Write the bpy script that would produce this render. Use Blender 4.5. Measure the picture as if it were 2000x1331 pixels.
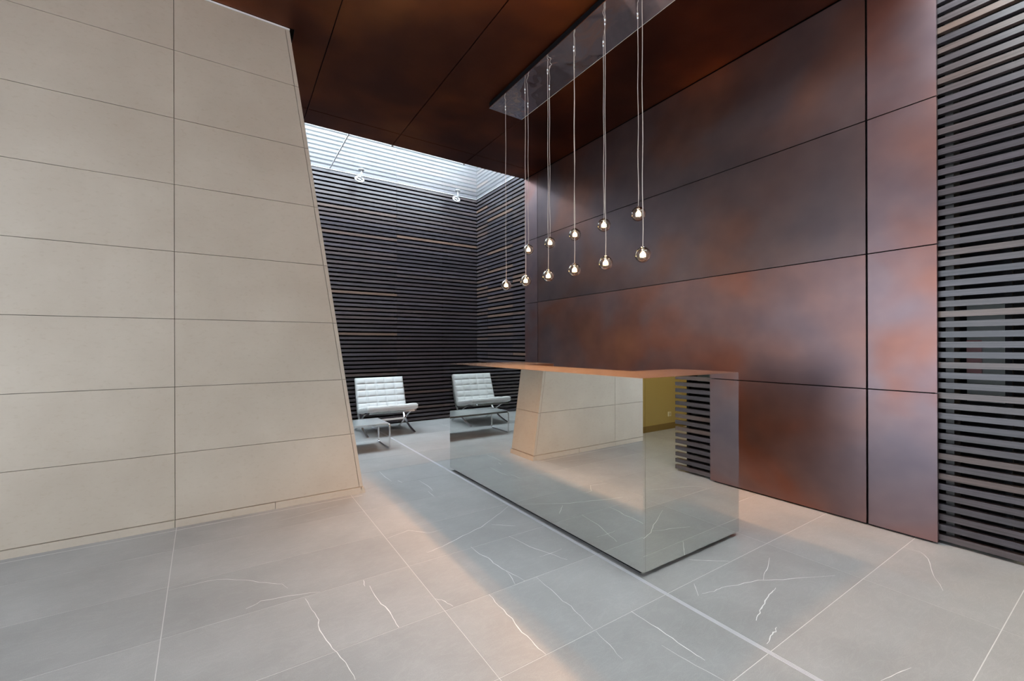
import bpy, bmesh, math, random
from mathutils import Vector, Matrix
random.seed(7)
sc = bpy.context.scene
for o in list(bpy.data.objects):
    bpy.data.objects.remove(o)

# ---------------------------------------------------------------- camera
W, HH, F = 2000.0, 1331.0, 835.36          # image size and focal length in pixels
CX, CY, YAW, ROLL, CAMZ = 1000.0, 676.21, 0.5818, -0.0030, 1.33
fwd = Vector((math.sin(YAW), math.cos(YAW), 0))
r0 = Vector((math.cos(YAW), -math.sin(YAW), 0)); u0 = Vector((0, 0, 1))
rgt = r0*math.cos(ROLL) + u0*math.sin(ROLL)
upv = u0*math.cos(ROLL) - r0*math.sin(ROLL)
CAM = Vector((0, 0, CAMZ))
cd = bpy.data.cameras.new('camera'); cam = bpy.data.objects.new('camera', cd)
sc.collection.objects.link(cam)
m = Matrix((rgt, upv, -fwd)).transposed().to_4x4(); m.translation = CAM
cam.matrix_world = m
cd.sensor_fit = 'HORIZONTAL'; cd.sensor_width = 36; cd.lens = F*36/W
cd.shift_y = (CY-HH/2)/W; cd.clip_start = 0.05
sc.camera = cam

def ray(x, y): return fwd*F + rgt*(x-CX) - upv*(y-CY)
def on_floor(x, y, z=0.0):
    d = ray(x, y); t = (z-CAMZ)/d.z; return CAM + d*t

# ---------------------------------------------------------------- sky and exposure
SKY, LAMP = 14.0, 30.0
world = bpy.data.worlds.new('overcast_sky'); sc.world = world; world.use_nodes = True
bg = world.node_tree.nodes['Background']
bg.inputs[0].default_value = (0.93, 0.97, 1.0, 1); bg.inputs[1].default_value = SKY
vs = sc.view_settings
vs.view_transform = 'Standard'; vs.look = 'None'; vs.gamma = 1; vs.use_curve_mapping = False
vs.exposure = 0.14
cy = sc.cycles                                   # calmer sampling of the bright little bulbs
cy.caustics_refractive = False; cy.sample_clamp_indirect = 6.0; cy.blur_glossy = 1.0

# ---------------------------------------------------------------- helpers
COL = sc.collection
def tag(o, label=None, cat=None, group=None, kind=None):
    if label: o['label'] = label
    if cat: o['category'] = cat
    if group: o['group'] = group
    if kind: o['kind'] = kind
    return o
def link(name, me, mat=None, parent=None):
    o = bpy.data.objects.new(name, me); COL.objects.link(o)
    if mat and me and not me.materials: me.materials.append(mat)
    if parent: o.parent = parent
    return o
def empty(name, loc=(0, 0, 0), rz=0):
    o = bpy.data.objects.new(name, None); COL.objects.link(o)
    o.location = loc; o.rotation_euler = (0, 0, rz); o.empty_display_size = .1
    return o
def pydata(name, v, f, mat=None, parent=None, smooth=False):
    me = bpy.data.meshes.new(name); me.from_pydata(v, [], f); me.update()
    if smooth: me.polygons.foreach_set('use_smooth', [True]*len(me.polygons))
    return link(name, me, mat, parent)
BF = [(0, 3, 2, 1), (4, 5, 6, 7), (0, 1, 5, 4), (1, 2, 6, 5), (2, 3, 7, 6), (3, 0, 4, 7)]
def box(name, x0, x1, y0, y1, z0, z1, mat=None, parent=None):
    v = [(x0, y0, z0), (x1, y0, z0), (x1, y1, z0), (x0, y1, z0), (x0, y0, z1), (x1, y0, z1), (x1, y1, z1), (x0, y1, z1)]
    return pydata(name, v, BF, mat, parent)
def bevbox(name, x0, x1, y0, y1, z0, z1, b, mat=None, parent=None, seg=2):
    bm = bmesh.new(); bmesh.ops.create_cube(bm, size=1)
    for v in bm.verts:
        v.co = Vector((x0+(v.co.x+.5)*(x1-x0), y0+(v.co.y+.5)*(y1-y0), z0+(v.co.z+.5)*(z1-z0)))
    bmesh.ops.bevel(bm, geom=bm.edges[:], offset=b, segments=seg, affect='EDGES', profile=.5)
    me = bpy.data.meshes.new(name); bm.to_mesh(me); bm.free()
    return link(name, me, mat, parent)
def prism(name, poly, y0, y1, mat=None, parent=None):       # polygon in x,z extruded along y
    n = len(poly)
    v = [(x, y0, z) for x, z in poly] + [(x, y1, z) for x, z in poly]
    f = [tuple(range(n)), tuple(range(2*n-1, n-1, -1))] + [(i, n+i, n+(i+1) % n, (i+1) % n) for i in range(n)]
    o = pydata(name, v, f, mat, parent)
    bm = bmesh.new(); bm.from_mesh(o.data); bmesh.ops.recalc_face_normals(bm, faces=bm.faces[:]); bm.to_mesh(o.data); bm.free()
    return o
def sweep(name, pts, prof, mat=None, parent=None, side=None, closed=False, smooth=True):
    """profile (list of (a,b)) swept along pts; a along 'side', b along the other normal"""
    P = [Vector(p) for p in pts]; n = len(P); v = []; f = []; k = len(prof)
    prev = None
    for i, p in enumerate(P):
        if closed: t = (P[(i+1) % n]-P[i-1]).normalized()
        else: t = (P[min(i+1, n-1)]-P[max(i-1, 0)]).normalized()
        if side is not None: s = Vector(side)
        else:
            s = prev if prev is not None else (Vector((0, 0, 1)) if abs(t.z) < .9 else Vector((1, 0, 0)))
        s = (s - t*s.dot(t)).normalized(); prev = s; q = t.cross(s)
        v += [p+s*a+q*b for a, b in prof]
    for i in range(n if closed else n-1):
        j = (i+1) % n
        f += [(i*k+a, i*k+(a+1) % k, j*k+(a+1) % k, j*k+a) for a in range(k)]
    if not closed: f += [tuple(range(k-1, -1, -1)), tuple((n-1)*k+a for a in range(k))]
    return pydata(name, v, f, mat, parent, smooth)
def circ(r, k=8): return [(r*math.cos(2*math.pi*i/k), r*math.sin(2*math.pi*i/k)) for i in range(k)]
def rect(a, b): return [(-a/2, -b/2), (a/2, -b/2), (a/2, b/2), (-a/2, b/2)]
def bez(p, n=14):
    """Catmull-Rom through points"""
    P = [Vector(q) for q in p]; P = [P[0]*2-P[1]] + P + [P[-1]*2-P[-2]]; out = []
    for i in range(1, len(P)-2):
        a, b, c, d = P[i-1:i+3]
        for s in range(n):
            t = s/n
            out.append(.5*((2*b)+(c-a)*t+(2*a-5*b+4*c-d)*t*t+(3*b-a-3*c+d)*t**3))
    out.append(P[-2]); return out
def uv_sphere(name, c, r, mat, parent, u=24, w=14):
    bm = bmesh.new(); bmesh.ops.create_uvsphere(bm, u_segments=u, v_segments=w, radius=r)
    for v in bm.verts: v.co += Vector(c)
    for fc in bm.faces: fc.smooth = True
    me = bpy.data.meshes.new(name); bm.to_mesh(me); bm.free()
    return link(name, me, mat, parent)
def lathe(name, prof, c, mat, parent, k=20):
    v = []; f = []; n = len(prof)
    for r, z in prof:
        v += [(c[0]+r*math.cos(2*math.pi*i/k), c[1]+r*math.sin(2*math.pi*i/k), c[2]+z) for i in range(k)]
    for j in range(n-1):
        f += [(j*k+i, j*k+(i+1) % k, (j+1)*k+(i+1) % k, (j+1)*k+i) for i in range(k)]
    f += [tuple(range(k-1, -1, -1)), tuple((n-1)*k+i for i in range(k))]
    return pydata(name, v, f, mat, parent, True)

# ---------------------------------------------------------------- materials
def mat(name, base=(.5, .5, .5), rough=.5, metal=0.0, spec=.5):
    M = bpy.data.materials.new(name); M.use_nodes = True
    b = M.node_tree.nodes['Principled BSDF']
    b.inputs['Base Color'].default_value = (*base, 1); b.inputs['Roughness'].default_value = rough
    b.inputs['Metallic'].default_value = metal; b.inputs['Specular IOR Level'].default_value = spec
    return M
def nd(M, t, **kw):
    n = M.node_tree.nodes.new(t)
    for k, v in kw.items(): setattr(n, k, v)
    return n
def lk(M, a, b): M.node_tree.links.new(a, b)
def pos(M, scale=(1, 1, 1)):
    g = nd(M, 'ShaderNodeNewGeometry'); mp = nd(M, 'ShaderNodeMapping'); mp.inputs['Scale'].default_value = scale
    lk(M, g.outputs['Position'], mp.inputs['Vector']); return mp.outputs['Vector']
def noise(M, vec, scale, detail=4, rough=.55, dist=0.0):
    n = nd(M, 'ShaderNodeTexNoise'); n.inputs['Scale'].default_value = scale; n.inputs['Detail'].default_value = detail
    n.inputs['Roughness'].default_value = rough; n.inputs['Distortion'].default_value = dist
    lk(M, vec, n.inputs['Vector']); return n.outputs['Fac']
def ramp(M, fac, stops):
    r = nd(M, 'ShaderNodeValToRGB'); e = r.color_ramp.elements
    while len(e) < len(stops): e.new(.5)
    for i, (p, c) in enumerate(stops): e[i].position = p; e[i].color = (*c, 1)
    lk(M, fac, r.inputs['Fac']); return r.outputs['Color']
def mixc(M, fac, a, b, mode='MIX'):
    x = nd(M, 'ShaderNodeMix', data_type='RGBA', blend_type=mode)
    for sock, val in ((x.inputs['Factor'], fac), (x.inputs['A'], a), (x.inputs['B'], b)):
        if hasattr(val, 'is_output'): lk(M, val, sock)
        elif isinstance(val, tuple): sock.default_value = (*val, 1)
        else: sock.default_value = val
    return x.outputs['Result']
def bump(M, h, strength, dist=.01):
    b = nd(M, 'ShaderNodeBump'); b.inputs['Strength'].default_value = strength; b.inputs['Distance'].default_value = dist
    lk(M, h, b.inputs['Height']); lk(M, b.outputs['Normal'], bsdf(M).inputs['Normal'])
def bsdf(M): return M.node_tree.nodes['Principled BSDF']
def col(M, c): lk(M, c, bsdf(M).inputs['Base Color'])

def stone_mat():
    M = mat('cream_limestone', rough=.42, spec=.35)
    v = pos(M)
    a = ramp(M, noise(M, v, 1.3, 5, .6), [(.3, (.475, .400, .325)), (.7, (.565, .490, .41))])
    fl = ramp(M, noise(M, pos(M, (1, 1, 1.6)), 26, 4, .65), [(.30, (.88, .85, .80)), (.46, (1, 1, 1))])
    col(M, mixc(M, .55, a, fl, 'MULTIPLY'))
    bump(M, noise(M, v, 90, 3), .03, .004); return M
def tile_mat(k):
    M = mat('grey_stone_tile', rough=.40, spec=.45)
    v = pos(M); d = 1.0 + (k-1)*.035
    a = ramp(M, noise(M, v, 2.1, 5, .6), [(.3, tuple(c*d for c in (.305, .302, .298))), (.7, tuple(c*d for c in (.375, .374, .371)))])
    g = ramp(M, noise(M, v, 260, 2, .7), [(.25, (.84, .84, .84)), (.75, (1.1, 1.1, 1.1))])
    w = ramp(M, noise(M, pos(M, (1.0, 3.0, 1)), 5, 5, .6, 1.5), [(.46, (1, 1, 1)), (.50, (1.06, 1.06, 1.06)), (.54, (1, 1, 1))])
    col(M, mixc(M, 1.0, mixc(M, .8, a, g, 'MULTIPLY'), w, 'MULTIPLY'))
    bump(M, noise(M, v, 200, 2), .04, .002); return M
def bronze_mat(name, stops, rough=.36, metal=.9):
    M = mat(name, rough=rough, metal=metal, spec=.5)
    v = pos(M, (1, 1, 1.15))
    c = ramp(M, noise(M, v, 1.05, 2.5, .45, .25), list(zip((.30, .46, .58, .74), stops)))
    d = ramp(M, noise(M, v, 4.0, 2, .5), [(.3, (.80, .80, .84)), (.7, (1.12, 1.08, 1.05))])
    col(M, mixc(M, .6, c, d, 'MULTIPLY'))
    r = nd(M, 'ShaderNodeMapRange'); lk(M, noise(M, v, 2.0, 2), r.inputs['Value'])
    r.inputs['To Min'].default_value = rough-.05; r.inputs['To Max'].default_value = rough+.05
    lk(M, r.outputs['Result'], bsdf(M).inputs['Roughness']); return M
def slat_mat(i, c, axis):
    M = mat('stained_slat_%d' % i, rough=.30, spec=.50)
    sc_ = (1.2, 60, 60) if axis == 'x' else (60, 1.2, 60)
    g = noise(M, pos(M, sc_), 1.4, 5, .65)
    bsdf(M).inputs['Coat Weight'].default_value = (.15 if axis == 'x' else .35); bsdf(M).inputs['Coat Roughness'].default_value = .2; bsdf(M).inputs['Coat IOR'].default_value = 1.5
    col(M, ramp(M, g, [(.3, tuple(x*.65 for x in c)), (.72, tuple(x*1.45 for x in c))]))
    bump(M, g, .12, .002); return M
def glassy(name, tint, transp, gloss_rough, veil, veil_col, gl, power=5):
    """thin pane: clear part, scattering part and a Fresnel mirror part"""
    M = bpy.data.materials.new(name); M.use_nodes = True; nt = M.node_tree
    for n in list(nt.nodes):
        if n.type != 'OUTPUT_MATERIAL': nt.nodes.remove(n)
    out = nt.nodes['Material Output']
    t = nd(M, 'ShaderNodeBsdfTransparent'); t.inputs[0].default_value = (*tint, 1)
    last = t.outputs[0]
    if veil > 0:
        s = nd(M, 'ShaderNodeBsdfTranslucent'); s.inputs[0].default_value = (*veil_col, 1)
        mx = nd(M, 'ShaderNodeMixShader'); mx.inputs[0].default_value = veil
        lk(M, last, mx.inputs[1]); lk(M, s.outputs[0], mx.inputs[2]); last = mx.outputs[0]
    g = nd(M, 'ShaderNodeBsdfGlossy'); g.inputs['Roughness'].default_value = gloss_rough
    lw = nd(M, 'ShaderNodeLayerWeight'); lw.inputs[0].default_value = .5
    pw = nd(M, 'ShaderNodeMath', operation='POWER'); lk(M, lw.outputs['Facing'], pw.inputs[0]); pw.inputs[1].default_value = power
    fr = nd(M, 'ShaderNodeMath', operation='MULTIPLY_ADD'); lk(M, pw.outputs[0], fr.inputs[0])
    f0 = ((gl-1)/(gl+1))**2; fr.inputs[1].default_value = 1-f0; fr.inputs[2].default_value = f0
    mx = nd(M, 'ShaderNodeMixShader'); lk(M, fr.outputs[0], mx.inputs[0])
    lk(M, last, mx.inputs[1]); lk(M, g.outputs[0], mx.inputs[2]); lk(M, mx.outputs[0], out.inputs[0])
    return M
def emit(name, c, s):
    M = bpy.data.materials.new(name); M.use_nodes = True; b = bsdf(M)
    b.inputs['Emission Color'].default_value = (*c, 1); b.inputs['Emission Strength'].default_value = s
    b.inputs['Base Color'].default_value = (*c, 1); return M

STONE = stone_mat()
STONE_D = mat('stone_joint', (.10, .085, .07), .9)
TILES = [tile_mat(k) for k in range(3)]
GROUT = mat('pale_grout', (.64, .635, .62), .7)
VEIN = mat('white_vein', (.80, .80, .79), .45)
STRIP = mat('pale_metal_strip', (.62, .62, .66), .42, .25)
BRONZE = bronze_mat('patinated_bronze', [(.190, .152, .172), (.225, .160, .168), (.255, .128, .108), (.305, .142, .098)])
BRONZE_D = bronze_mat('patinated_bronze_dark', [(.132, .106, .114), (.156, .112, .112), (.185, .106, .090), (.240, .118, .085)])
BRONZE_R = bronze_mat('patinated_bronze_rust', [(.185, .135, .145), (.230, .138, .128), (.265, .120, .090), (.310, .134, .084)])
CBRONZE = bronze_mat('ceiling_bronze', [(.105, .044, .031), (.145, .053, .031), (.215, .072, .033), (.31, .108, .040)], .37, 1.0)
BLACK = mat('black_backing', (.006, .006, .007), .8, 0, .1)
SC = [(.056, .045, .050), (.067, .052, .054), (.045, .039, .046), (.092, .063, .056), (.060, .051, .060), (.128, .082, .064)]
SLX = [slat_mat(i, c, 'x') for i, c in enumerate(SC)]
SLY = [slat_mat(i+10, c, 'y') for i, c in enumerate(SC)]
MIRROR = mat('polished_steel_mirror', (.79, .80, .775), .012, 1)
TOPM = mat('satin_steel_top', (.86, .70, .58), .20, 1)
DARKM = mat('dark_brown_inner', (.05, .025, .018), .5)
CHROME = mat('chrome', (.86, .87, .88), .09, 1)
LEATHER = mat('white_leather', (.70, .70, .69), .42, 0, .4)
bump(LEATHER, noise(LEATHER, pos(LEATHER), 220, 3), .06, .002)
STRAP = mat('tan_strap', (.62, .54, .42), .5)
TABLE = mat('grey_table_top', (.34, .36, .37), .20, .3)
WHITE = mat('white_metal', (.50, .51, .52), .25, .3)
TRIMW = mat('white_trim', (.92, .93, .93), .35)
OCHRE = mat('ochre_wall', (.50, .39, .15), .7)
OCHRE2 = mat('ochre_skirting', (.24, .16, .05), .6)
PLASTER = mat('pale_plaster', (.62, .60, .57), .8)
CORD = mat('clear_cord', (.78, .70, .62), .35)
SKYGLASS = glassy('skylight_glass', (.86, .91, .94), 1, .02, .03, (.82, .90, .96), 1.35)
CLEARGLASS = glassy('clear_window_glass', (.95, .97, .97), 1, .01, 0, (1, 1, 1), 1.4)
SOLAR = glassy('tinted_solar_glass', (.47, .49, .51), 1, .01, 0, (1, 1, 1), 1.4)
GLOBE = mat('globe_glass', (1, .95, .86), .02); bsdf(GLOBE).inputs['Transmission Weight'].default_value = 1; bsdf(GLOBE).inputs['IOR'].default_value = 1.45
FROST = emit('frosted_lamp_glass', (1.0, .70, .38), 14)
BULB = emit('lamp_bulb', (1.0, .70, .38), 20)
PLATE = mat('polished_plate', (.80, .79, .80), .035, 1)
bump(PLATE, noise(PLATE, pos(PLATE), 3.2, 2, .4, .8), .30, .05)

# ---------------------------------------------------------------- floor
XL, YF, YBACK, ZC = -3.2, -1.20, 7.25, 3.985
floor = box('floor', XL, 7.4, YF-.1, YBACK+.2, -.12, -.0008, GROUT); tag(floor, kind='structure')
def f1(y): return -.334 + (3.94-y)*.045          # this joint runs a little out of square
xj = [-3.2, -2.26, -1.28, None, .895, 1.945, 2.999, 4.05, 5.1, 6.15, 7.4]
yj = [-1.2] + [.413+.5232*i for i in range(-3, 14)]
yj = [y for y in yj if y < 7.2] + [7.30]
G = .0018
for i in range(len(xj)-1):
    for j in range(len(yj)-1):
        a0, a1 = yj[j]+G, yj[j+1]-G
        def X(k, y): return f1(y) if xj[k] is None else xj[k]
        gl = G if i != 5 else .014
        gr = G if i != 4 else .014
        v = [(X(i, a0)+gl, a0), (X(i+1, a0)-gr, a0), (X(i+1, a1)-gr, a1), (X(i, a1)+gl, a1)]
        vv = [(x, y, -.02) for x, y in v] + [(x, y, 0) for x, y in v]
        pydata('tile', vv, BF, random.choice(TILES), floor)
for k in range(3):
    box('metal_strip', 1.9325+.0090*k, 1.9395+.0090*k, YF, 7.29, -.02, .0004, STRIP, floor)
box('joint_line', XL, .98, 3.926, 3.931, -.02, .0004, GROUT, floor)
veins = [  # pixel polylines of the white veins, dropped on to the floor
 (5, [(722, 1145), (740, 1175), (757, 1192), (768, 1208), (779, 1226)]), (4, [(710, 1134), (713, 1146)]),
 (4, [(596, 1170), (609, 1192), (622, 1212), (620, 1222), (637, 1252), (657, 1275), (682, 1307), (694, 1329)]),
 (3, [(330, 1154), (365, 1145), (400, 1137), (425, 1132), (482, 1134), (520, 1139), (550, 1142), (562, 1150)]),
 (4, [(480, 1190), (510, 1175), (562, 1165), (625, 1157)]), (3, [(850, 1170), (868, 1175), (885, 1185)]),
 (4, [(741, 921.6), (752, 932), (765.5, 941)]), (4, [(776.6, 939), (786, 943)]),
 (5, [(818, 939), (836.5, 950), (844.6, 959)]), (4, [(836.5, 960), (847.6, 970)]),
 (4, [(834.4, 1080), (863, 1068.6), (903, 1048), (940, 1030), (970, 1008), (992.7, 989.5)]),
 (3, [(755, 1053), (798, 1036), (836.5, 1042), (865, 1034)]), (4, [(960, 1025), (985, 1027), (1007, 1028)]),
 (4, [(919.6, 1068.6), (936, 1083), (954, 1091), (970, 1105), (988.6, 1115), (1025, 1135.6)]), (3, [(988.6, 1116), (997, 1126), (1006, 1141.7)]),
 (4, [(993.7, 1048), (1035, 1068), (1071, 1081.5), (1108, 1094)]), (3, [(1054, 1088), (1075, 1082), (1097, 1073)]),
 (5, [(1233, 1195), (1272.5, 1220), (1314, 1248), (1350, 1274), (1377, 1291)]), (2.5, [(1292, 1261), (1342, 1291), (1395, 1320), (1415, 1331)]),
 (6, [(1515, 1149), (1506, 1158), (1497.6, 1171), (1489, 1184), (1483, 1198), (1477, 1213)]), (5, [(1517, 1226), (1514, 1234), (1506, 1243), (1497.6, 1258.6)]),
 (4, [(1371, 1160), (1395, 1155), (1410, 1148), (1440, 1143), (1482, 1134), (1530.5, 1133), (1585, 1128), (1631, 1125)]),
 (4, [(1503, 1090), (1499, 1108), (1494, 1118), (1491, 1133)]), (3.5, [(1344.6, 1093.6), (1385, 1096), (1425.5, 1097)]), (3, [(1355.5, 1140.6), (1364, 1164.6)]),
 (3, [(1047.5, 1127.7), (1075, 1152), (1100, 1175), (1115, 1184), (1135, 1206), (1158, 1229)]), (2.2, [(1163.5, 1233), (1190, 1260), (1216, 1288.5)]),
 (4.5, [(955, 1162), (975, 1184), (1000, 1209), (1021, 1236), (1045, 1260), (1066, 1279)]),
 (3, [(1765, 1070), (1800, 1080), (1812, 1092), (1820, 1118), (1842, 1155)]), (3, [(1720, 1331), (1752, 1318), (1780, 1305)]),
 (2.5, [(480, 985), (560, 975), (690, 952)]), (2.5, [(545, 1018), (600, 1004), (660, 988)])]
for wmm, pl in veins:
    P = [on_floor(x, y) for x, y in pl]; v = []; f = []; Q = []
    for a, b in zip(P, P[1:]):
        for s in range(3):
            q = a.lerp(b, s/3)
            if Q: q += Vector((random.uniform(-1, 1), random.uniform(-1, 1), 0))*.004
            Q.append(q)
    Q.append(P[-1]); n = len(Q)
    for i, p in enumerate(Q):
        t = (Q[min(i+1, n-1)]-Q[max(i-1, 0)]).normalized(); nn = Vector((-t.y, t.x, 0))
        w = wmm*.0005*(.35+.65*math.sin(math.pi*min(max(i/(n-1), .06), .94)))*random.uniform(.6, 1.2)
        v += [p+nn*w+Vector((0, 0, .0005)), p-nn*w+Vector((0, 0, .0005))]
    f = [(2*i, 2*i+1, 2*i+3, 2*i+2) for i in range(n-1)]
    pydata('vein', v, f, VEIN, floor)

# ---------------------------------------------------------------- stone wall with a raking end
YS, YE = 4.0, 4.46
def ex(z): return 1.011 - .1497*z                 # raking right edge
wl = prism('wall_left', [(XL, .0), (ex(0)-.032, .0), (ex(ZC)-.032, ZC), (XL, ZC)], YS+.022, YE-.02, STONE_D); tag(wl, kind='structure')
cz = [.056, .545, 1.036, 1.537, 2.034, 2.530, 3.018, 3.520, 3.972]
cols_ = [XL, -1.67, -.345]
JG = .0018
for a, b in zip(cz, cz[1:]):
    for i in range(3):
        x0 = cols_[i]+JG
        if i < 2:
            x1 = cols_[i+1]-JG; poly = [(x0, a+JG), (x1, a+JG), (x1, b-JG), (x0, b-JG)]
        else:
            poly = [(x0, a+JG), (ex(a)-.030-.0035, a+JG), (ex(b)-.030-.0035, b-JG), (x0, b-JG)]
        prism('slab', poly, YS, YS+.024, STONE, wl)
    z0, z1 = a+JG, b-JG                            # slabs on the raking end
    prism('slab', [(ex(z0)-.030, z0), (ex(z0), z0), (ex(z1), z1), (ex(z1)-.030, z1)], YS, YE, STONE, wl)
for x0, x1 in ((XL, -.345-JG), (-.345+JG, .30), (.304, ex(0)-.022)):
    box('plinth_slab', x0, x1, YS-.010, YS+.024, 0, .0535, STONE, wl)
prism('plinth_slab', [(ex(0)-.020, 0), (ex(0)+.010, 0), (ex(.05)+.008, .05), (ex(.05)-.022, .05)], YS-.010, YE+.006, STONE, wl)
box('edge_strip', XL, ex(ZC)+.004, YS-.004, YS+.03, 3.974, 3.984, TRIMW, wl)

# ---------------------------------------------------------------- bronze wall and ceiling
XB, YB0, YB1 = 3.92, .822, 5.58
wr = box('wall_right', XB+.028, 4.20, YB0+.03, YB1-.02, 0, 4.3, BLACK); tag(wr, kind='structure')
ys = [YB0, 1.197, 5.243, YB1]; zs = [.014, 1.006, 2.000, 2.985, 3.980]
for i in range(3):
    for j in range(4):
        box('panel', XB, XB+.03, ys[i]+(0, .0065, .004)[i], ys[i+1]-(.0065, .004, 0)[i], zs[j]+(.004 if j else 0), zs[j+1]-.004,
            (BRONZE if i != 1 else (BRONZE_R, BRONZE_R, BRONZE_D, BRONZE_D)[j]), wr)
ceil = box('ceiling', XL, 4.2, YB0+.01, YB1-.01, ZC+.02, 4.33, BLACK); tag(ceil, kind='structure')
cxs = [XL, -2.3, -1.37, -.345, .722, 1.787, 2.842, XB]
cys = [YB0, 1.197, 5.235, YB1]
for i in range(len(cxs)-1):
    for j in range(3):
        g = .004
        x0, x1, y0, y1 = cxs[i]+g, cxs[i+1]-g, cys[j]+g, cys[j+1]-g
        if i == 3 and j == 1:                       # panel notched round the head of the stone wall
            box('panel', x0, x1, y0, YS-.01, ZC, ZC+.025, CBRONZE, ceil)
            box('panel', .455, x1, YS-.01, y1, ZC, ZC+.025, CBRONZE, ceil)
            box('panel', x0, .455, 4.50, y1, ZC, ZC+.025, CBRONZE, ceil)
            continue
        box('panel', x0, x1, y0, y1, ZC, ZC+.025, CBRONZE, ceil)

# ---------------------------------------------------------------- slatted walls
PITCH, SH, SD = .0678, .0392, .040
def slats_x(parent, xs, y, z0, n):       # slats running along x, front face at y
    for k in range(n):
        z = z0+k*PITCH
        for a, b in zip(xs, xs[1:]):
            M = random.choices(SLX, [5, 4, 5, 1.2, 4, .5])[0]
            o = box('slat', a+.0015, b-.0015, y+random.uniform(-.0015, .0015), y+SD, z, z+SH, M, parent)
def slats_y(parent, segs, x, z0, n, wts=(4, 4, 4, 2.5, 4, 1.4), gap=None):
    for k in range(n):
        z = z0+k*PITCH
        for a, b in segs:
            aa, bb = a, b
            if gap and z < gap[2]:
                if abs(b-gap[0]) < .02: bb = gap[0]
                if abs(a-gap[1]) < .02: aa = gap[1]
            M = random.choices(SLY, wts)[0]
            box('slat', x+random.uniform(-.0015, .0015), x+SD, aa+.0015, bb-.0015, z, z+SH, M, parent)
XS = 3.965
wb = box('wall_back', XL, 4.25, YBACK+.07, YBACK+.25, 0, 4.98, BLACK); tag(wb, kind='structure')
slats_x(wb, [-1.5, .55, 2.397, XS], YBACK, .024, 73)
for x in (-.5, .55, 1.47, 2.397, 3.3):
    box('batten', x-.025, x+.025, YBACK+.042, YBACK+.069, .02, 4.97, BLACK, wb)
wrb = box('wall_right_back', XS+.07, 4.25, YB1-.02, YBACK+.06, 0, 4.98, BLACK); tag(wrb, kind='structure')
slats_y(wrb, [(YB1-.02, 6.0), (6.0, 6.84), (6.84, YBACK+.035)], XS, .024, 73, gap=(5.975, 6.035, 2.13))
wrf = box('wall_right_front', XS+.22, 4.30, .43, YB0+.03, 0, 4.75, BLACK); tag(wrf, kind='structure')
slats_y(wrf, [(.395, YB0+.02)], XS, .022, 68, (4, 4, 4, 2.4, 4, 1.3))
GREYP = mat('grey_panel', (.10, .11, .10), .4); REDP = mat('red_panel', (.16, .02, .02), .4)
POST = mat('dark_post', (.03, .026, .024), .5)
box('batten', XS+.042, XS+.075, .505, .535, .02, 4.69, BLACK, wrf)
box('cavity_light_cap', XS, 4.30, .395, YB0+.03, 4.70, 4.75, BLACK, wrf)  # added cap that keeps skylight from falling in behind the slats
box('batten', XS+.05, XS+.21, .76, .80, .02, 4.7, POST, wrf)
box('light_leak_return', XS+.21, 4.30, .405, .43, 0, 4.70, BLACK, wrf)  # added return, closes a light leak at the end of the slats
box('recessed_panel', XS+.19, XS+.219, .535, .725, .95, 1.60, GREYP, wrf)
box('recessed_panel', XS+.18, XS+.189, .655, .725, 1.12, 1.36, REDP, wrf)
wll = box('wall_lounge', -1.62, -1.5, YE, YBACK+.07, 0, 4.3, PLASTER); tag(wll, kind='structure')
wll2 = box('roof_lounge', XL, -.2, YE, YB1-.012, ZC+.03, 4.32, PLASTER); tag(wll2, kind='structure')
bpy.data.objects.remove(wll2)

# ---------------------------------------------------------------- glass roof behind the ceiling
ZG = 4.15
w1 = empty('window_1'); tag(w1, kind='structure')
gx = [-1.5, .05, 1.318, XS-.002]
for a, b in zip(gx, gx[1:]):
    box('pane', a+.004, b-.004, YB1+.012, YBACK-.006, ZG, ZG+.012, SKYGLASS, w1)
for x in gx[1:-1]:
    box('joint_strip', x-.006, x+.006, YB1+.012, YBACK-.006, ZG-.003, ZG+.014, WHITE, w1)
box('edge_trim', -1.5, XS-.004, YBACK-.014, YBACK-.002, ZG-.012, ZG-.001, WHITE, w1)
box('edge_trim', XS-.014, XS-.002, YB1+.012, YBACK-.02, ZG-.010, ZG-.001, WHITE, w1)
for x in (.725, 1.79, 2.842):
    box('clip', x-.012, x+.012, YB1-.012, YB1+.022, ZC-.012, ZC+.05, WHITE, w1)
# front glass roof, over the place the photograph was taken from
w2 = empty('window_2'); tag(w2, kind='structure')
YR, XR = -.30, .02
for i in range(4):
    a = XR+i*1.04; box('pane', a, a+1.03, YR, YB0-.02, 4.68, 4.692, CLEARGLASS, w2)
    box('glazing_bar', a-.03, a+.03, YR, YB0-.02, 4.62, 4.70, WHITE, w2)
hd = box('trim_1', XL, 4.2, YB0+.012, YB0+.06, 4.32, 4.75, PLASTER); tag(hd, kind='structure')
rf = box('ceiling_front', XL, 4.3, YF-.1, YR, 4.66, 4.80, PLASTER); tag(rf, kind='structure')  # unseen opaque roof, sized to hold back daylight at the front
rf2 = box('ceiling_front_left', XL, XR-.03, YR, YB0+.012, 4.66, 4.80, PLASTER); tag(rf2, kind='structure')  # unseen opaque roof, cuts the top light on the stone side
wh = box('wall_passage_over', 4.12, 4.30, YF-.1, .42, 2.85, 4.66, PLASTER); tag(wh, kind='structure')  # unseen wall, added to stop sky light leaking in over the passage
# entrance front behind the camera: unseen plastered wall, kept solid to limit daylight
w3 = box('wall_front', XL, 4.12, YF-.15, YF, 2.50, 4.70, PLASTER); tag(w3, kind='structure')
w3b = box('wall_front_side', XL, 4.12, YF-.15, YF, 0, 2.50, PLASTER); tag(w3b, kind='structure')
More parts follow.
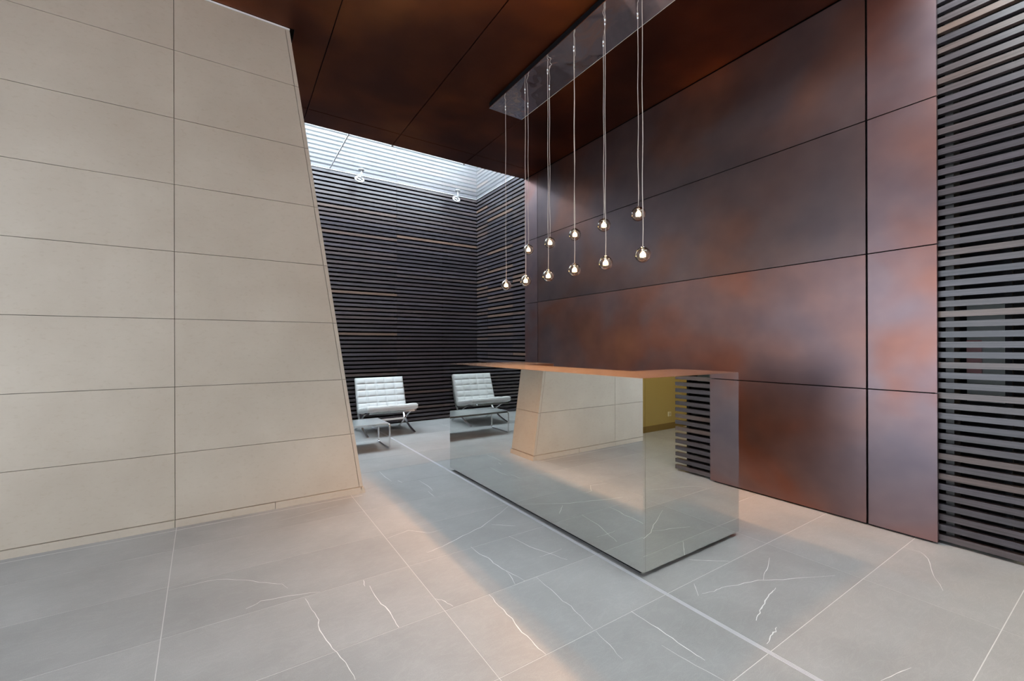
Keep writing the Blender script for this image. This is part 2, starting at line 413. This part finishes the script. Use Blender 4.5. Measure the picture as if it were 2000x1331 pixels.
# glazed left side: tall panes of tinted solar glass between dark mullions
wsl = box('wall_side_left', XL-.15, XL, YF-.1, YBACK+.25, 3.30, 4.75, PLASTER); tag(wsl, kind='structure')
wsl2 = box('wall_side_rear', XL-.15, XL, YS, YBACK+.25, 0, 3.30, PLASTER); tag(wsl2, kind='structure')
w4 = empty('window_3'); tag(w4, kind='structure')
for i in range(4):
    a = YF+i*1.30; box('pane', XL-.06, XL-.05, a+.03, a+1.27, .05, 3.29, SOLAR, w4)
    box('mullion', XL-.10, XL-.01, a-.03, a+.03, 0, 3.30, POST, w4)
# side passage seen only in the mirrored end of the desk
wp = box('wall_passage_far', 4.10, 7.4, -1.22, -1.08, 0, 2.75, OCHRE); tag(wp, kind='structure')
bs = box('baseboard_passage', 4.10, 7.4, -1.08, -1.065, 0, .095, OCHRE2); tag(bs, kind='structure')
wp2 = box('wall_passage_near', 4.305, 7.4, .40, .60, 0, 2.85, OCHRE); tag(wp2, kind='structure')
wp3 = box('wall_passage_end', 7.4, 7.5, -1.2, .6, 0, 2.75, OCHRE); tag(wp3, kind='structure')
cp = box('ceiling_passage', 4.12, 7.4, -1.2, .40, 2.75, 2.85, PLASTER); tag(cp, kind='structure')
pl = empty('passage_fill_lamp', (5.6, -.35, 2.75)); tag(pl, 'unseen round ceiling lamp added to light the ochre side passage', 'lamp')  # unseen lamp, added to brighten the passage in the desk mirror
lathe('housing', [(.16, 0), (.17, -.01), (.17, -.04)], (0, 0, 0), WHITE, pl)
lathe('diffuser', [(.155, -.040), (.150, -.052), (.10, -.060)], (0, 0, 0), emit('passage_fill_glow', (1, .82, .45), 60), pl)
so = empty('wall_socket', (5.86, -1.08, .235)); tag(so, 'small cream wall socket on the ochre wall above the skirting', 'socket')
bevbox('plate', -.036, .036, 0, .012, -.036, .036, .003, mat('cream_plastic', (.72, .66, .45), .4), so)
for dx in (-.012, .012): box('pin_hole', dx-.004, dx+.004, .0115, .013, -.006, .006, BLACK, so)

# ---------------------------------------------------------------- mirrored reception desk
DX0, DX1, DY0, DY1, DZ = 1.963, 2.965, 1.628, 4.20, 1.139
dk = empty('reception_desk', (DX0, DY0, 0)); tag(dk, 'large mirror polished steel reception desk standing on the stone floor', 'desk')
def dbox(n, x0, x1, y0, y1, z0, z1, M): return box(n, x0-DX0, x1-DX0, y0-DY0, y1-DY0, z0, z1, M, dk)
ZB = .030
dbox('front_panel', DX0, DX0+.018, DY0, DY1, ZB, DZ, MIRROR)
dbox('end_panel', DX0+.019, DX1, DY0, DY0+.018, ZB, DZ, MIRROR)
dbox('end_panel', DX0+.019, DX1, DY1-.018, DY1, ZB, DZ, MIRROR)
LX, LY0, LY1 = 2.46, 2.13, 3.56                 # counter runs round a lower staff side
def topo(n, poly, M):
    v = [(x-DX0, y-DY0, DZ) for x, y in poly]+[(x-DX0, y-DY0, DZ+.004) for x, y in poly]; k = len(poly)
    return pydata(n, v, [tuple(range(k-1, -1, -1)), tuple(range(k, 2*k))]+[(i, (i+1) % k, k+(i+1) % k, k+i) for i in range(k)], M, dk)
topo('counter_top', [(DX0, DY0), (LX, LY0), (LX, LY1), (DX0, DY1)], TOPM)
topo('counter_top', [(DX0+.0015, DY0), (DX1, DY0), (DX1, LY0), (LX+.0015, LY0)], TOPM)
topo('counter_top', [(DX0+.0015, DY1), (LX+.0015, LY1), (2.87, LY1), (2.87, DY1)], TOPM)
dbox('inner_panel', LX-.018, LX, LY0, LY1, ZB, DZ-.001, DARKM)
dbox('inner_panel', LX+.001, DX1, LY0-.018, LY0, ZB, DZ-.001, DARKM)
dbox('inner_panel', LX+.001, 2.87, LY1, LY1+.018, ZB, DZ-.001, DARKM)
dbox('back_panel', DX1-.018, DX1, DY0+.019, LY0-.019, ZB, DZ-.001, MIRROR)
dbox('back_panel', 2.852, 2.87, LY1+.019, DY1-.019, ZB, DZ-.001, MIRROR)
dbox('worktop', LX+.001, DX1, LY0+.001, LY1-.001, .70, .73, DARKM)
dbox('plinth', DX0+.035, DX1-.035, DY0+.05, DY1-.035, 0, ZB, BLACK)

# ---------------------------------------------------------------- pendant lamps
pt = empty('ceiling_plate', (2.617, 3.0, ZC)); tag(pt, 'long polished steel plate on the bronze ceiling carrying the pendant cords', 'ceiling plate')
PX0, PX1, PY0, PY1, PZ = 2.362, 2.792, 1.55, 4.035, 3.925
box('plate', PX0-2.617, PX1-2.617, PY0-3, PY1-3, PZ-ZC, PZ-ZC+.006, PLATE, pt)
box('side_trim', PX0-2.617+.004, PX1-2.617-.004, PY0-3+.004, PY1-3-.004, PZ-ZC+.006, 0, BLACK, pt)
box('edge_trim', PX1-2.617, PX1-2.617+.004, PY0-3, PY1-3, PZ-ZC, PZ-ZC+.010, TRIMW, pt)
def make_pendant(z):
    root = empty('pendant_lamp', (0, 0, PZ)); h = z-PZ; R = .0565
    lathe('cord_grip', [(.008, 0), (.008, -.022), (.004, -.030)], (0, 0, 0), CHROME, root, 12)
    n = 14; ph = random.uniform(0, 6)
    pts = [(.0018*math.sin(ph+i*1.3), .0018*math.cos(ph*2+i*1.1), -.028+(h+R+.002+.028)*i/n) for i in range(n+1)]
    pts[0] = (0, 0, -.028); pts[-1] = (0, 0, h+R+.002)
    sweep('cord', pts, circ(.0026, 6), CORD, root)
    sk = lathe('socket', [(.012, h+R+.004), (.015, h+R-.004), (.015, h+R-.032), (.010, h+R-.036)], (0, 0, 0), CHROME, root, 14)
    g = uv_sphere('globe', (0, 0, h), R, GLOBE, root, 36, 24)       # hollow thick glass: outer and inner shell
    bm = bmesh.new(); bm.from_mesh(g.data)
    n0 = bm.faces[:]; d = bmesh.ops.duplicate(bm, geom=bm.verts[:]+bm.edges[:]+n0)
    nv = [e for e in d['geom'] if isinstance(e, bmesh.types.BMVert)]; nf = [e for e in d['geom'] if isinstance(e, bmesh.types.BMFace)]
    for v in nv: v.co = Vector((0, 0, h)) + (v.co-Vector((0, 0, h)))*((R-.010)/R)
    bmesh.ops.reverse_faces(bm, faces=nf); bm.to_mesh(g.data); bm.free()
    ld = bpy.data.lights.new('lamp_light', 'SPOT'); ld.energy = LAMP; ld.color = (1.0, .54, .26)
    ld.spot_size = math.radians(128); ld.spot_blend = .7; ld.shadow_soft_size = .018
    lo = bpy.data.objects.new('lamp_light', ld); COL.objects.link(lo); lo.parent = root; lo.location = (0, 0, h-R-.004-.018)
    lathe('frosted_capsule', [(.007, h+.020), (.015, h+.015), (.0205, h+.004), (.0205, h-.016), (.0180, h-.016), (.0175, h-.009), (.004, h-.008)], (0, 0, 0), FROST, root, 18)
    lathe('bulb', [(.0175, h-.0095), (.0165, h-.0108), (.004, h-.011)], (0, 0, 0), BULB, root, 16)
    return root
def copy_tree(o):
    c = o.copy(); COL.objects.link(c)
    for ch in o.children:
        d = ch.copy(); COL.objects.link(d); d.parent = c
    return c
ORD = ['first', 'second', 'third', 'fourth', 'fifth', 'sixth']
lowp, upp = make_pendant(1.992), make_pendant(2.366)
for i in range(6):
    o = lowp if i == 0 else copy_tree(lowp)
    o.location = (2.510, 2.078+.3702*i, PZ)
    tag(o, 'clear glass globe pendant lamp in the lower row, %s from the slatted back wall' % ORD[5-i], 'lamp', 'lower row of globe pendants')
for i in range(5):
    o = upp if i == 0 else copy_tree(upp)
    o.location = (2.681, 2.262+.3715*i, PZ)
    tag(o, 'clear glass globe pendant lamp in the higher row, %s from the slatted back wall' % ORD[4-i], 'lamp', 'higher row of globe pendants')

# ---------------------------------------------------------------- lounge chairs
def cushion(name, w, L, T, nu, nv, mat_, parent, M4):
    """button-tufted cushion: w across, L along, T thick, in its own plane, placed by matrix M4"""
    su, sv = nu*10, nv*10; v = []; f = []
    def hh(u, v_):
        a = abs(math.sin(math.pi*nu*u)); b = abs(math.sin(math.pi*nv*v_))
        pil = (a**.35)*(b**.35)
        ed = min(u, 1-u)*w; ed2 = min(v_, 1-v_)*L; e = min(1, min(ed, ed2)/.016)
        return T*.24*math.sqrt(max(0, 1-(1-e)**2))*(.30+.70*pil)
    for s in (1, -1):
        for j in range(sv+1):
            for i in range(su+1):
                u, q = i/su, j/sv
                v.append(M4 @ Vector(((u-.5)*w, (q-.5)*L, s*(T*.26+hh(u, q)))))
    n = (su+1)*(sv+1)
    for j in range(sv):
        for i in range(su):
            a = j*(su+1)+i; b = a+1; c = b+su+1; d = a+su+1
            f += [(a, b, c, d), (n+a, n+d, n+c, n+b)]
    rim = [i for i in range(su+1)] + [j*(su+1)+su for j in range(1, sv+1)] + [sv*(su+1)+i for i in range(su-1, -1, -1)] + [j*(su+1) for j in range(sv-1, 0, -1)]
    for a, b in zip(rim, rim[1:]+rim[:1]): f.append((a, n+a, n+b, b))
    return pydata(name, v, f, mat_, parent, True)
def plane_m(p0, p1):
    """local y axis runs p0->p1 in the yz plane, local z is the cushion's upper side"""
    p0, p1 = Vector(p0), Vector(p1); c = (p0+p1)/2; y = (p1-p0).normalized(); x = Vector((1, 0, 0)); z = x.cross(y)
    M = Matrix((x, y, z)).transposed().to_4x4(); M.translation = c; return M
def make_chair(loc):
    c = empty('lounge_chair', loc)
    for sx in (-.355, .355):
        a = bez([(sx, .0, .007), (sx, .14, .040), (sx, .30, .090), (sx, .46, .170), (sx, .575, .295), (sx, .660, .500), (sx, .715, .740)])
        sweep('back_leg', a, rect(.032, .012), CHROME, c, side=(1, 0, 0), smooth=False)
        a = bez([(sx, .74, .007), (sx, .60, .075), (sx, .47, .160), (sx, .34, .240), (sx, .19, .310), (sx, .06, .348), (sx, -.03, .356)])
        sweep('seat_leg', a, rect(.032, .012), CHROME, c, side=(1, 0, 0), smooth=False)
    for y, z in ((-.02, .352), (.60, .360), (.70, .665), (.46, .165)):
        box('crossbar', -.345, .345, y-.006, y+.006, z-.015, z+.015, CHROME, c)
    for i in range(7):
        x = -.30+i*.1
        sweep('seat_strap', [(x, -.02, .368), (x, .15, .336), (x, .33, .298), (x, .52, .272)], rect(.036, .004), STRAP, c, side=(1, 0, 0), smooth=False)
    for i in range(7):
        x = -.30+i*.1
        sweep('back_strap', [(x, .545, .360), (x, .63, .520), (x, .695, .690)], rect(.036, .004), STRAP, c, side=(1, 0, 0), smooth=False)
    cushion('seat_cushion', .76, .58, .100, 5, 4, LEATHER, c, plane_m((0, -.07, .422), (0, .50, .326)))
    cushion('back_cushion', .76, .52, .105, 5, 5, LEATHER, c, plane_m((0, .488, .345), (0, .668, .808)))
    return c
ch1 = make_chair((2.012, 6.325, 0))
tag(ch1, 'white tufted leather lounge chair in front of the slatted back wall beside the stone', 'chair', 'white lounge chairs')
def copy_chair(o, loc):
    d = copy_tree(o); d.location = loc; return d
ch2 = copy_chair(ch1, (.262, 6.26, 0))
tag(ch2, 'white tufted leather lounge chair hidden behind the stone wall, seen mirrored in the desk', 'chair', 'white lounge chairs')

# ---------------------------------------------------------------- low table
tb = empty('low_table', (1.05, 5.74, 0)); tag(tb, 'long low grey topped table on chrome loop legs in front of the lounge chairs', 'table')
TX, TY, TZ = .665, .25, .335
bevbox('table_top', -TX+.012, TX-.012, -TY+.010, TY-.010, TZ-.014, TZ+.006, .004, TABLE, tb)
for sy in (-1, 1):
    box('edge_rail', -TX+.010, TX-.010, sy*(TY-.006)-.006, sy*(TY-.006)+.006, TZ-.022, TZ+.004, CHROME, tb)
for sx in (-1, 1):
    x = sx*TX; r = .035; loop = []
    for cy_, cz_, a0 in ((TY-r, TZ-.012-r, 0), (-TY+r, TZ-.012-r, 90), (-TY+r, .010+r, 180), (TY-r, .010+r, 270)):
        for k in range(6):
            a = math.radians(a0+k*18); loop.append((x, cy_+r*math.cos(a), cz_+r*math.sin(a)))
    sweep('leg_loop', loop, circ(.0105, 8), CHROME, tb, closed=True, side=(1, 0, 0))

# ---------------------------------------------------------------- ring fittings under the glass roof
def fitting(x, y, label):
    r = empty('glass_fitting', (x, y, ZG)); tag(r, label, 'fitting', 'ring fittings under the glass roof')
    lathe('base_disc', [(.045, 0), (.045, -.010), (.030, -.016)], (0, 0, 0), WHITE, r, 20)
    sweep('stem', [(0, 0, -.014), (.004, 0, -.07), (.004, 0, -.125)], circ(.012, 10), WHITE, r)
    ring = [(-.03+.062*math.cos(a), .02*math.sin(a), -.165+.048*math.sin(a)) for a in [2*math.pi*i/24 for i in range(24)]]
    sweep('ring', ring, circ(.014, 8), WHITE, r, closed=True, side=(0, 1, 0))
    sweep('arm', [(-.075, 0, -.15), (-.03, -.01, -.170), (.02, 0, -.185)], circ(.010, 8), CHROME, r)
    lathe('knob', [(.014, .01), (.018, 0), (.014, -.012)], (-.03, -.012, -.170), CHROME, r, 12)
    return r
fitting(1.745, 7.00, 'white ring fitting on a short stem under the glass roof, nearer the stone wall')
fitting(3.44, 7.00, 'white ring fitting on a short stem under the glass roof, nearer the slatted corner')
